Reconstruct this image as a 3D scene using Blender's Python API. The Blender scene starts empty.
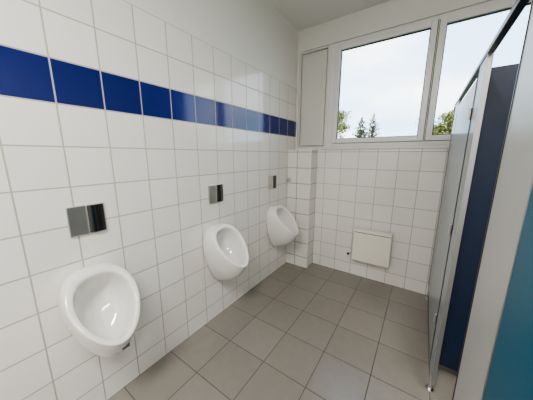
import bpy, bmesh, math, random
import numpy as np
from mathutils import Vector, Matrix
from mathutils.bvhtree import BVHTree
random.seed(4)
D=2.80; CZ=2.973; XF=1.63
ZB=1.914; TH=0.197; TW=0.2; Y0=0.372
CAM=dict(f=226.3,psi=.601,th=.196,ro=.002,pos=(1.447,0,1.482))
scene=bpy.context.scene
COL=scene.collection
try: scene.view_settings.look='AgX - Medium High Contrast'
except Exception: pass

# ---------------------------------------------------------------- materials
def new_mat(name):
    m=bpy.data.materials.new(name); m.use_nodes=True
    nt=m.node_tree; b=nt.nodes['Principled BSDF']
    return m,nt,b
def plain(name,col,rough=.5,metal=0,noise=.03,nscale=8,bump=0,coat=0):
    m,nt,b=new_mat(name)
    n=nt.nodes.new('ShaderNodeTexNoise'); n.inputs['Scale'].default_value=nscale; n.inputs['Detail'].default_value=4
    tc=nt.nodes.new('ShaderNodeTexCoord'); nt.links.new(tc.outputs['Object'],n.inputs['Vector'])
    mx=nt.nodes.new('ShaderNodeMix'); mx.data_type='RGBA'
    mx.inputs[6].default_value=(*[c*(1-noise) for c in col],1); mx.inputs[7].default_value=(*[min(1,c*(1+noise)) for c in col],1)
    nt.links.new(n.outputs['Fac'],mx.inputs[0]); nt.links.new(mx.outputs[2],b.inputs['Base Color'])
    b.inputs['Roughness'].default_value=rough; b.inputs['Metallic'].default_value=metal
    b.inputs['Coat Weight'].default_value=coat
    if bump:
        bp=nt.nodes.new('ShaderNodeBump'); bp.inputs['Strength'].default_value=bump; bp.inputs['Distance'].default_value=.002
        nt.links.new(n.outputs['Fac'],bp.inputs['Height']); nt.links.new(bp.outputs['Normal'],b.inputs['Normal'])
    return m
def tile_mat(name,ua,va,uo,vo,w,h,mortar,c1,c2,cm,rough,stripe=None,stripecol=(0.007,0.018,0.155),var=0.0,ztop=None,paint=(.75,.745,.71)):
    m,nt,b=new_mat(name); L=nt.links.new
    def math_(op,a,b_=None,c_=None):
        n=nt.nodes.new('ShaderNodeMath'); n.operation=op
        for i,v in enumerate((a,b_,c_)):
            if v is None: continue
            if isinstance(v,(int,float)): n.inputs[i].default_value=v
            else: L(v,n.inputs[i])
        return n.outputs[0]
    g=nt.nodes.new('ShaderNodeNewGeometry'); s=nt.nodes.new('ShaderNodeSeparateXYZ'); L(g.outputs['Position'],s.inputs[0])
    u=math_('SUBTRACT',s.outputs[ua],uo-40*w); v=math_('SUBTRACT',s.outputs[va],vo-40*h)
    c=nt.nodes.new('ShaderNodeCombineXYZ'); L(u,c.inputs[0]); L(v,c.inputs[1])
    br=nt.nodes.new('ShaderNodeTexBrick'); br.offset=0; br.squash=1
    L(c.outputs[0],br.inputs['Vector'])
    br.inputs['Scale'].default_value=1; br.inputs['Mortar Size'].default_value=mortar; br.inputs['Mortar Smooth'].default_value=.2
    br.inputs['Bias'].default_value=0; br.inputs['Brick Width'].default_value=w; br.inputs['Row Height'].default_value=h
    br.inputs['Color1'].default_value=(*c1,1); br.inputs['Color2'].default_value=(*c2,1); br.inputs['Mortar'].default_value=(*cm,1)
    out=br.outputs['Color']; fac=br.outputs['Fac']
    inv=math_('SUBTRACT',1,fac)
    if stripe:
        m2=math_('MULTIPLY',math_('MULTIPLY',math_('GREATER_THAN',s.outputs[2],stripe[0]),math_('LESS_THAN',s.outputs[2],stripe[1])),inv)
        fl=math_('FLOOR',math_('DIVIDE',u,w)); wn=nt.nodes.new('ShaderNodeTexWhiteNoise'); wn.noise_dimensions='1D'; L(fl,wn.inputs['W'])
        sc=math_('MULTIPLY_ADD',wn.outputs['Value'],.4,.8)
        vm=nt.nodes.new('ShaderNodeVectorMath'); vm.operation='SCALE'; vm.inputs[0].default_value=stripecol; L(sc,vm.inputs['Scale'])
        mx=nt.nodes.new('ShaderNodeMix'); mx.data_type='RGBA'; L(m2,mx.inputs[0]); L(out,mx.inputs[6]); L(vm.outputs[0],mx.inputs[7])
        out=mx.outputs[2]
    if var:
        n=nt.nodes.new('ShaderNodeTexNoise'); n.inputs['Scale'].default_value=14; n.inputs['Detail'].default_value=8; L(g.outputs['Position'],n.inputs['Vector'])
        mr=nt.nodes.new('ShaderNodeMapRange'); mr.inputs[3].default_value=1-var; mr.inputs[4].default_value=1+var; L(n.outputs['Fac'],mr.inputs[0])
        vm=nt.nodes.new('ShaderNodeVectorMath'); vm.operation='SCALE'; L(out,vm.inputs[0]); L(mr.outputs[0],vm.inputs['Scale']); out=vm.outputs[0]
    rr=math_('MULTIPLY_ADD',fac,.8-rough,rough); hgt=inv
    if ztop:
        gt=math_('GREATER_THAN',s.outputs[2],ztop)
        mx=nt.nodes.new('ShaderNodeMix'); mx.data_type='RGBA'; L(gt,mx.inputs[0]); L(out,mx.inputs[6]); mx.inputs[7].default_value=(*paint,1); out=mx.outputs[2]
        mx=nt.nodes.new('ShaderNodeMix'); L(gt,mx.inputs[0]); L(rr,mx.inputs[2]); mx.inputs[3].default_value=.8; rr=mx.outputs[0]
        mx=nt.nodes.new('ShaderNodeMix'); L(gt,mx.inputs[0]); L(hgt,mx.inputs[2]); mx.inputs[3].default_value=0; hgt=mx.outputs[0]
    L(out,b.inputs['Base Color']); L(rr,b.inputs['Roughness'])
    n3=nt.nodes.new('ShaderNodeTexNoise'); n3.inputs['Scale'].default_value=5; L(g.outputs['Position'],n3.inputs['Vector'])
    ad=math_('MULTIPLY_ADD',n3.outputs['Fac'],.35,hgt)
    bp=nt.nodes.new('ShaderNodeBump'); bp.inputs['Strength'].default_value=.4; bp.inputs['Distance'].default_value=.002
    L(ad,bp.inputs['Height']); L(bp.outputs['Normal'],b.inputs['Normal'])
    return m
WT=(0.785,0.772,0.738); WT2=(0.825,0.812,0.778); GR=(0.45,0.425,0.385)
ZS=ZB-TH; ZT=ZB+2*TH
m_left=tile_mat('tile_left',1,2,Y0,ZS,TW,TH,.0036,WT,WT2,GR,.10,stripe=(ZS,ZB),ztop=ZT)
m_back=tile_mat('tile_back',0,2,.02,ZS,TW,TH,.0036,WT,WT2,GR,.10)
m_top=tile_mat('tile_top',0,1,.02,D,TW,TW,.0036,WT,WT2,GR,.10)
m_floor=tile_mat('tile_floor',0,1,0.31,0.14,.333,.333,.0034,(0.262,0.240,0.214),(0.282,0.259,0.231),(0.115,0.103,0.09),.25,var=.06)
m_paint=plain('painted_wall',(0.75,0.745,0.71),.8,noise=.02,nscale=3)
m_ceil=plain('ceiling_paint',(0.76,0.755,0.725),.85,noise=.02,nscale=2)
m_frame=plain('window_frame_paint',(0.76,0.76,0.745),.35,noise=.01)
m_panelw=plain('side_panel_paint',(0.66,0.65,0.62),.5,noise=.01)
m_gasket=plain('rubber_gasket',(0.05,0.05,0.05),.6)
m_cer=plain('white_ceramic',(0.78,0.77,0.745),.07,noise=.01,coat=.5)
m_steel=plain('brushed_steel',(0.60,0.59,0.57),.34,1,noise=.05,nscale=20)
m_darksteel=plain('dark_polished_steel',(0.13,0.13,0.13),.22,1)
m_greymetal=plain('grey_anodised_edge',(0.42,0.43,0.45),.3,1)
m_badge=plain('grey_plastic',(0.12,0.12,0.12),.4)
m_chrome=plain('chrome',(0.75,0.75,0.75),.15,1)
m_heat=plain('heater_enamel',(0.83,0.80,0.71),.35,noise=.01)
m_slot=plain('heater_slot',(0.16,0.15,0.13),.6)
m_dark=plain('dark_gap',(0.02,0.02,0.02),.7)
m_seam=plain('panel_seam',(0.22,0.22,0.21),.7)
m_lam=plain('light_gray_laminate',(0.43,0.43,0.425),.32,noise=.03,nscale=30)
m_lamblue=plain('blue_gray_laminate',(0.36,0.395,0.425),.27,noise=.03,nscale=30)
m_navy=plain('navy_laminate',(0.003,0.013,0.043),.35,noise=.05)
m_teal=plain('teal_laminate',(0.005,0.10,0.175),.4,noise=.05)
m_black=plain('black_edge',(0.012,0.012,0.014),.35)
m_bark=plain('bark',(0.09,0.06,0.04),.9,noise=.3,bump=.5)
m_grass=plain('grass',(0.08,0.13,0.03),.95,noise=.3,nscale=1)
m_plastic=plain('white_plastic',(0.75,0.74,0.70),.4)

# ---------------------------------------------------------------- helpers
def link(o,parent=None,kind=None,label=None,cat=None,group=None):
    COL.objects.link(o)
    if parent: o.parent=parent
    if kind: o['kind']=kind
    if label: o['label']=label
    if cat: o['category']=cat
    if group: o['group']=group
    return o
def empty(name,loc,**k):
    o=bpy.data.objects.new(name,None); o.location=loc; o.empty_display_size=.1
    return link(o,**k)
def from_bm(name,bm,mats,loc=(0,0,0),smooth=False,**k):
    me=bpy.data.meshes.new(name); bmesh.ops.recalc_face_normals(bm,faces=bm.faces[:]); bm.to_mesh(me); bm.free()
    if not isinstance(mats,(list,tuple)): mats=[mats]
    for m in mats: me.materials.append(m)
    if smooth:
        for p in me.polygons: p.use_smooth=True
    o=bpy.data.objects.new(name,me); o.location=loc
    return link(o,**k)
def add_box(bm,x0,x1,y0,y1,z0,z1,bevel=0,mi=0,seg=2):
    r=bmesh.ops.create_cube(bm,size=1); vs=r['verts']
    for v in vs: v.co=Vector((x0+(v.co.x+.5)*(x1-x0),y0+(v.co.y+.5)*(y1-y0),z0+(v.co.z+.5)*(z1-z0)))
    fs=list({f for v in vs for f in v.link_faces})
    for f in fs: f.material_index=mi
    if bevel:
        es=list({e for v in vs for e in v.link_edges})
        bmesh.ops.bevel(bm,geom=es,offset=bevel,segments=seg,affect='EDGES',profile=.5)
def box(name,x0,x1,y0,y1,z0,z1,mat,bevel=0,loc=(0,0,0),**k):
    bm=bmesh.new(); add_box(bm,x0,x1,y0,y1,z0,z1,bevel); return from_bm(name,bm,mat,loc=loc,**k)
def cyl(name,r,h,mat,loc,axis='Z',seg=32,bevel=.001,**k):
    bm=bmesh.new(); bmesh.ops.create_cone(bm,cap_ends=True,segments=seg,radius1=r,radius2=r,depth=h)
    if bevel:
        es=[e for e in bm.edges if len(e.link_faces)==2 and any(len(f.verts)>4 for f in e.link_faces)]
        bmesh.ops.bevel(bm,geom=es,offset=bevel,segments=2,affect='EDGES')
    if axis=='X': bmesh.ops.rotate(bm,verts=bm.verts,matrix=Matrix.Rotation(math.pi/2,3,'Y'))
    if axis=='Y': bmesh.ops.rotate(bm,verts=bm.verts,matrix=Matrix.Rotation(math.pi/2,3,'X'))
    return from_bm(name,bm,mat,loc=loc,smooth=False,**k)

# ---------------------------------------------------------------- room shell
YR=-1.7; XR=3.1
box('wall_left',-.15,0,YR-.15,D+.25,0,CZ,m_left,kind='structure')
WX0=.02; WX1=3.02; WZ0=1.575; WZ1=2.735
bm=bmesh.new()
add_box(bm,0,XR,D,D+.25,0,WZ0,mi=0)
add_box(bm,0,XR,D,D+.25,WZ1,CZ,mi=1)
add_box(bm,0,WX0,D,D+.25,WZ0,WZ1,mi=1)
add_box(bm,WX1,XR,D,D+.25,WZ0,WZ1,mi=1)
from_bm('wall_back',bm,[m_back,m_paint],kind='structure')
box('wall_right',XR,XR+.15,YR-.15,D+.25,0,CZ,m_paint,kind='structure')
box('wall_rear',0,XR,YR-.15,YR,0,CZ,m_paint,kind='structure')
box('floor',-.15,XR+.15,YR-.15,D+.25,-.1,0,m_floor,kind='structure')
box('ceiling',-.15,XR+.15,YR-.15,D+.25,CZ,CZ+.1,m_ceil,kind='structure')
box('ground',-30,30,D+.3,60,-.3,-.12,m_grass,kind='structure')

PY=D-.195
bm=bmesh.new(); add_box(bm,0,.315,PY,D,0,WZ0-.025)
GC=(.30,.28,.25); WC=(.77,.76,.725)
m_colside=tile_mat('tile_side',1,2,PY-.01,ZS,TW,TH,.0045,WC,WC,GC,.10)
m_colfront=tile_mat('tile_colfront',0,2,.13,ZS,TW,TH,.005,WC,WC,GC,.10)
for f in bm.faces:
    f.normal_update(); n=f.normal; f.material_index=1 if abs(n.x)>.7 else (2 if abs(n.z)>.7 else 0)
from_bm('trim_1',bm,[m_colfront,m_colside,m_top],kind='structure')
box('trim_6',.309,.318,PY-.003,PY+.006,0,WZ0-.025,m_frame,bevel=.002,kind='structure')

yf=D+.02
bm=bmesh.new(); a0,a1=WX0,.40
add_box(bm,a0,a1,yf+.03,yf+.05,WZ0,WZ1,mi=1)
w_=.022
add_box(bm,a0,a0+w_,yf,yf+.04,WZ0,WZ1,.003); add_box(bm,a1-w_,a1,yf,yf+.04,WZ0,WZ1,.003)
add_box(bm,a0+w_,a1-w_,yf,yf+.04,WZ0,WZ0+w_,.003); add_box(bm,a0+w_,a1-w_,yf,yf+.04,WZ1-w_,WZ1,.003)
g=.008
add_box(bm,a0+w_+g,a1-w_-g,yf+.008,yf+.04,WZ0+w_+g,WZ1-w_-g,.003)
from_bm('trim_2',bm,[m_panelw,m_seam],kind='structure')
box('trim_3',.0,XR,D-.018,D+.02,WZ0-.022,WZ0,m_frame,bevel=.003,kind='structure')
mg,nt,b=new_mat('window_glass'); nt.nodes.remove(b); o=nt.nodes['Material Output']
t=nt.nodes.new('ShaderNodeBsdfTransparent'); gl=nt.nodes.new('ShaderNodeBsdfGlossy'); gl.inputs['Roughness'].default_value=.02
fz=nt.nodes.new('ShaderNodeFresnel'); fz.inputs[0].default_value=1.15
ms=nt.nodes.new('ShaderNodeMixShader'); nt.links.new(fz.outputs[0],ms.inputs[0]); nt.links.new(t.outputs[0],ms.inputs[1]); nt.links.new(gl.outputs[0],ms.inputs[2]); nt.links.new(ms.outputs[0],o.inputs[0])
def window(n,x0,x1,wl,wr):
    bm=bmesh.new()
    z0,z1=WZ0,WZ1
    add_box(bm,x0,x0+wl,yf,yf+.07,z0,z1,.004); add_box(bm,x1-wr,x1,yf,yf+.07,z0,z1,.004)
    add_box(bm,x0+wl,x1-wr,yf,yf+.07,z0,z0+.055,.004); add_box(bm,x0+wl,x1-wr,yf,yf+.07,z1-.045,z1,.004)
    fr=from_bm('window_%d'%n,bm,m_frame,kind='structure')
    s=.05; y=yf-.022
    bm=bmesh.new(); a0,a1,b0,b1=x0+wl-.008,x1-wr+.008,z0+.05,z1-.04
    add_box(bm,a0,a0+s,y,y+.07,b0,b1,.006); add_box(bm,a1-s,a1,y,y+.07,b0,b1,.006)
    add_box(bm,a0+s,a1-s,y,y+.07,b0,b0+s,.006); add_box(bm,a0+s,a1-s,y,y+.07,b1-s,b1,.006)
    from_bm('sash',bm,m_frame,parent=fr)
    bm=bmesh.new(); g=.007; c0,c1,d0,d1=a0+s,a1-s,b0+s,b1-s; y2=y+.02
    add_box(bm,c0,c0+g,y2,y2+.02,d0,d1); add_box(bm,c1-g,c1,y2,y2+.02,d0,d1); add_box(bm,c0+g,c1-g,y2,y2+.02,d0,d0+g); add_box(bm,c0+g,c1-g,y2,y2+.02,d1-g,d1)
    for (p0,p1,q0,q1) in ((a0-.004,a0,b0,b1),(a1,a1+.004,b0,b1),(a0,a1,b0-.004,b0),(a0,a1,b1,b1+.004)): add_box(bm,p0,p1,yf-.001,yf+.004,q0,q1)
    from_bm('gasket',bm,m_gasket,parent=fr)
    box('pane',c0,c1,y2+.008,y2+.012,d0,d1,mg,parent=fr)
window(1,.42,1.422,.078,.016); window(2,1.422,2.50,.016,.078)
box('trim_4',.40,.42,yf,yf+.06,WZ0,WZ1,m_frame,kind='structure')
box('trim_5',2.50,WX1,yf,yf+.06,WZ0,WZ1,m_panelw,kind='structure')

# ---------------------------------------------------------------- urinals
def urinal_mesh():
    bm=bmesh.new(); N=64
    def ring(fn): return [bm.verts.new(fn(2*math.pi*i/N)) for i in range(N)]
    def egg(t,cx,cz,tiltx,hz,w,p=0.0,sq=1.0):
        v=math.cos(t); s=math.sin(t)
        s2=math.copysign(abs(s)**(sq if v>0 else 1),s)
        return Vector((cx-tiltx*v, w*(1+p*v)*s2, cz+hz*v))
    rc=(.205,.736); tx=.138; hz=.156; W_=.152
    A=lambda t:egg(t,0,.620,0,.268,.132,.42,.72)
    B=lambda t:egg(t,rc[0],rc[1],tx,hz,W_,.19,.74)
    rings=[ring(A)]
    bul=Vector((.60,0,-.80))
    for k in (.12,.25,.38,.5,.62,.74,.85,.94):
        def fn(t,k=k):
            a=A(t); b=B(t); p=a.lerp(b,k)
            p.y=a.y+(b.y-a.y)*math.sin(k*math.pi/2)
            v=math.cos(t); s=math.sin(k*math.pi)
            if v>0: p.z+=.004*s*v
            else: p+=bul*(.050*(math.sin(k**1.35*math.pi)))*(-v)**.8
            p.y*=1+.04*s
            return p
        rings.append(ring(fn))
    nrm=Vector((hz,0,tx)).normalized(); d=Vector((tx,0,-hz)).normalized()
    def rimr(sc,dn,sh=0):
        sw=sc-(1-sc)*.18
        return lambda t:egg(t,rc[0],rc[1],tx*sc,hz*sc,W_*sw,.19,.82)+nrm*dn+d*sh
    for a in [(1.0,0),(.99,.008),(.975,.012),(.93,.013,.002),(.87,.012,.004),(.835,.009,.006),(.82,.000,.007),(.81,-.025,.007),(.79,-.075,.009),(.73,-.125,.013),(.59,-.154,.018),(.37,-.168,.022),(.12,-.174,.022)]:
        rings.append(ring(rimr(*a)))
    for a,b in zip(rings,rings[1:]):
        for i in range(N): bm.faces.new((a[i],a[(i+1)%N],b[(i+1)%N],b[i]))
    bm.faces.new(rings[-1]); bm.faces.new(rings[0][::-1])
    return bm
def urinal(y,label,first=None):
    e=empty('urinal',(-.003,y,0),label=label,cat='urinal',group='urinals on the tiled wall')
    if first is None:
        bm=urinal_mesh(); bvh=BVHTree.FromBMesh(bm)
        loc,nor,_,_=bvh.ray_cast(Vector((1,.015,.535)),Vector((-1,0,0)))
        if nor.x<0: nor=-nor
        b=from_bm('bowl',bm,m_cer,smooth=True,parent=e)
        md=b.modifiers.new('s','SUBSURF'); md.levels=1; md.render_levels=1
        bm=bmesh.new(); add_box(bm,-.004,.004,-.018,.018,-.010,.010,bevel=.003)
        g=from_bm('badge',bm,m_badge,parent=e,label='small dark grey badge under the lip'); g.location=loc
        g.rotation_mode='QUATERNION'; g.rotation_quaternion=nor.to_track_quat('X','Z')
    else:
        for c in first.children:
            if c.name.startswith('badge'): continue
            n=c.copy(); n.parent=e; COL.objects.link(n)
    return e
lb='white ceramic oval wall-mounted urinal on tiled wall'
u=urinal(.39,'white ceramic oval wall-mounted urinal with dark grey badge'); urinal(1.31,lb,u); urinal(2.24,lb,u)

def plate(y,zc,first=None):
    e=empty('flush_plate',(-.002,y,zc),label='square stainless steel urinal flush plate with dark button',cat='flush plate',group='flush plates above the urinals')
    if first is None:
        box('cover',0,.014,-.082,.082,-.078,.078,m_steel,bevel=.004,parent=e)
        bm=bmesh.new(); N=10; prof=[(.014+.009*math.sin(math.pi*i/N),.004+.074*i/N) for i in range(N+1)]
        lo=[bm.verts.new((x,y_,-.074)) for x,y_ in prof]; hi=[bm.verts.new((x,y_,.074)) for x,y_ in prof]
        for i in range(N): bm.faces.new((lo[i],lo[i+1],hi[i+1],hi[i]))
        bm.faces.new(lo); bm.faces.new(hi[::-1]); bm.faces.new((lo[0],hi[0],hi[-1],lo[-1]))
        from_bm('push_button',bm,m_darksteel,smooth=False,parent=e)
        box('button_edge',.014,.018,-.002,.003,-.076,.076,m_chrome,bevel=.001,parent=e)
    else:
        for c in first.children:
            n=c.copy(); n.parent=e; COL.objects.link(n)
    return e
p=plate(.418,1.145); plate(1.335,1.158,p); plate(2.225,1.17,p)

e=empty('shutoff_valve',(.03,PY,1.17),label='small chrome shut-off valve on tiled pipe casing',cat='valve')
cyl('valve_rosette',.026,.012,m_chrome,(0,-.004,0),axis='Y',parent=e)
cyl('valve_stem',.010,.05,m_steel,(0,-.03,0),axis='Y',parent=e)
box('valve_handle',-.012,.035,-.06,-.05,-.009,.009,m_greymetal,bevel=.003,parent=e)

e=empty('wall_heater',(1.055,D,.435),label='cream-white electric convector heater on tiled wall',cat='heater')
box('body',-.20,.20,-.115,-.03,-.19,.158,m_heat,bevel=.008,parent=e)
box('wall_bracket',-.17,.17,-.03,0,-.15,.15,m_slot,parent=e)
box('top_grille',-.20,.20,-.112,-.035,.166,.195,m_heat,bevel=.005,parent=e)
box('air_outlet',-.192,.192,-.106,-.04,.152,.172,m_slot,parent=e)
e=empty('cable_outlet',(.79,D,.27),label='small white cable outlet beside the heater',cat='outlet')
box('outlet_cover',-.03,.03,-.02,0,-.03,.03,m_plastic,bevel=.005,parent=e)
cyl('cable_gland',.015,.012,m_dark,(0,-.024,0),axis='Y',parent=e)

# ---------------------------------------------------------------- cubicles
T=.018; ZP0=.13; ZP1=1.93
def foot(parent,x,y):
    f=cyl('foot',.010,ZP0+.02,m_chrome,(x,y,(ZP0+.02)/2),parent=parent)
    cyl('foot_flange',.022,.012,m_chrome,(0,0,-(ZP0+.02)/2+.006),parent=f)
def pilaster(y0,y1,label,mat,feet):
    e=empty('cubicle_pilaster',(XF,(y0+y1)/2,0),label=label,cat='cubicle panel',group='front posts of the toilet cubicles')
    h=(y1-y0)/2
    box('panel',0,T,-h,h,ZP0,ZP1,mat,bevel=.002,parent=e)
    box('edge_strip',-.002,T+.002,h-.004,h+.003,ZP0,ZP1,m_black,bevel=.001,parent=e)
    box('metal_edge',-.002,T+.002,-h-.002,-h+.004,ZP0,ZP1,m_greymetal,bevel=.001,parent=e)
    for y in feet: foot(e,T/2,y-(y0+y1)/2)
    return e
pilaster(.668,.93,'light gray laminate cubicle post with dark edge',m_lam,[.74,.87])
pilaster(1.485,1.67,'blue-gray cubicle post on chrome foot',m_lamblue,[1.58])
pilaster(2.55,2.785,'blue-gray cubicle post against the window wall',m_lamblue,[2.70])
def cub_door(label,y0,y1,mat,hinges=True):
    e=empty('cubicle_door',(XF,(y0+y1)/2,0),label=label,cat='door'); h=(y1-y0)/2
    box('leaf',0,T,-h+.004,h-.004,ZP0+.02,ZP1-.05,mat,bevel=.002,parent=e)
    box('edge_strip',-.003,T+.002,-h+.001,-h+.005,ZP0+.02,ZP1-.05,m_black,parent=e)
    if hinges:
        for z in (.45,1.05,1.70):
            cyl('hinge',.007,.06,m_steel,(-.008,-h+.006,z),parent=e)
    return e
cub_door('satin blue-gray closed cubicle door with dark edge',1.673,2.552,m_lamblue)
cub_door('teal blue closed cubicle door',-.07,.672,m_teal,False)
e=empty('cubicle_divider',(XF+T+.003,1.68,0),label='navy laminate divider wall between toilet cubicles',cat='cubicle panel')
box('panel',0,1.449,0,T,ZP0,ZP1-.01,m_navy,bevel=.002,parent=e)
foot(e,.7,T/2)
box('headrail',XF-.004,XF+T+.004,-.6,D-.002,ZP1,ZP1+.024,m_black,bevel=.003,label='black metal rail along cubicle tops',cat='rail')

# ---------------------------------------------------------------- trees outside
m_leaf,nt,b=new_mat('autumn_leaves'); g=nt.nodes.new('ShaderNodeNewGeometry'); cr=nt.nodes.new('ShaderNodeValToRGB')
cr.color_ramp.elements[0].color=(.08,.11,.03,1); cr.color_ramp.elements[1].color=(.58,.48,.16,1)
e=cr.color_ramp.elements.new(.5); e.color=(.24,.25,.08,1)
nt.links.new(g.outputs['Random Per Island'],cr.inputs[0]); nt.links.new(cr.outputs[0],b.inputs['Base Color']); b.inputs['Roughness'].default_value=.8
m_needle=m_leaf.copy(); m_needle.name='conifer_needles'
cr=[n for n in m_needle.node_tree.nodes if n.type=='VALTORGB'][0]
cr.color_ramp.elements[0].color=(.04,.07,.03,1); cr.color_ramp.elements[1].color=(.10,.12,.05,1); cr.color_ramp.elements[2].color=(.24,.24,.10,1)
def tree(x,y,h,r,conifer):
    e=empty('tree',(x,y,-.12),label='dark green conifer outside window' if conifer else 'yellow-green leafy tree outside window',cat='tree')
    cyl('trunk',.10,h*.8,m_bark,(0,0,h*.4),seg=12,parent=e)
    bm=bmesh.new()
    cl=[Vector((random.gauss(0,.5)*r,random.gauss(0,.3)*r,h-r*(.15+1.4*random.random()))) for _ in range(22)]
    for i in range(5500):
        if conifer:
            u_=random.random()**.55; z=h*(1-u_*.85); rr=r*(u_**.8)*1.7*(.4+.6*random.random())*(.7+.3*math.cos(z*17)); a=random.random()*6.283
            rr*=1+.25*math.sin(a*3+z*5)
            c=Vector((rr*math.cos(a),rr*math.sin(a),z))
        else:
            k=random.choice(cl); c=k+Vector((random.gauss(0,1),random.gauss(0,1),random.gauss(0,.8)))*r*.19
        s=.02+.035*random.random()
        q=Matrix.Rotation(random.random()*6,3,Vector((random.random()-.5,random.random()-.5,random.random()-.5)).normalized())
        vs=[bm.verts.new(c+q@Vector(k)) for k in ((-s,-s*.5,0),(s,-s*.5,0),(s,s*.5,0),(-s,s*.5,0))]
        bm.faces.new(vs)
    from_bm('foliage',bm,m_needle if conifer else m_leaf,parent=e)
for (x,y,h,r,c) in [(-2.9,12.5,4.1,.85,False),(-2.2,16.3,4.05,.9,True),(-2.3,20.8,4.9,1.0,True),(-5.6,18,4.5,1.0,False),(2.15,14,3.5,.75,False),(2.6,17.5,4.6,.8,True),(5.4,15,4.2,.9,True)]:
    tree(x,y,h,r,c)

# ---------------------------------------------------------------- light
w=bpy.data.worlds.new('World'); scene.world=w; w.use_nodes=True; nt=w.node_tree
bg=nt.nodes['Background']; tc=nt.nodes.new('ShaderNodeTexCoord'); n=nt.nodes.new('ShaderNodeTexNoise'); n.inputs['Scale'].default_value=3.0; n.inputs['Detail'].default_value=6
mp=nt.nodes.new('ShaderNodeMapping'); mp.inputs['Scale'].default_value=(1,1,2.5); nt.links.new(tc.outputs['Generated'],mp.inputs[0]); nt.links.new(mp.outputs[0],n.inputs['Vector'])
cr=nt.nodes.new('ShaderNodeValToRGB'); cr.color_ramp.elements[0].position=.40; cr.color_ramp.elements[0].color=(.46,.66,.90,1); cr.color_ramp.elements[1].position=.62; cr.color_ramp.elements[1].color=(.87,.915,.96,1)
nt.links.new(n.outputs['Fac'],cr.inputs[0]); nt.links.new(cr.outputs[0],bg.inputs[0]); bg.inputs[1].default_value=4.3
def area(name,loc,rot,sx,sy,power,col=(1,1,1),portal=False):
    l=bpy.data.lights.new(name,'AREA'); l.shape='RECTANGLE'; l.size=sx; l.size_y=sy; l.energy=power; l.color=col
    o=bpy.data.objects.new(name,l); o.location=loc; o.rotation_euler=rot; COL.objects.link(o)
    if portal: l.cycles.is_portal=True
    return o
area('window_portal',(1.5,D+.26,2.15),(-math.pi/2,0,0),2.2,1.2,1,portal=True)
def fill_lamp(x,y,p):  # unseen ceiling fixture behind the camera, added as fill to brighten the room
    e=empty('added_fill_lamp',(x,y,CZ),label='added fill light in a white ceiling housing, out of view',cat='fill_lamp',group='added fill lights')
    box('housing',-.15,.15,-.6,.6,-.06,0,m_plastic,bevel=.01,parent=e)
    o=area('fill_light',(0,0,-.065),(0,0,0),.26,1.1,p,(1,.965,.91)); o.parent=e
fill_lamp(1.2,-.8,66)
fill_lamp(2.4,-.3,34)

# ---------------------------------------------------------------- camera
c=bpy.data.cameras.new('Camera'); co=bpy.data.objects.new('Camera',c); COL.objects.link(co); scene.camera=co
c.sensor_width=36; c.lens=CAM['f']*36/533; c.clip_start=.02
s_,c_=math.sin,math.cos; psi,th,ro=CAM['psi'],CAM['th'],CAM['ro']
R=Vector((c_(psi),s_(psi),0)); F=Vector((-s_(psi)*c_(th),c_(psi)*c_(th),-s_(th))); U=Vector((-s_(psi)*s_(th),c_(psi)*s_(th),c_(th)))
R2=R*c_(ro)+U*s_(ro); U2=-R*s_(ro)+U*c_(ro)
co.matrix_world=Matrix((( R2.x,U2.x,-F.x,CAM['pos'][0]),(R2.y,U2.y,-F.y,CAM['pos'][1]),(R2.z,U2.z,-F.z,CAM['pos'][2]),(0,0,0,1)))
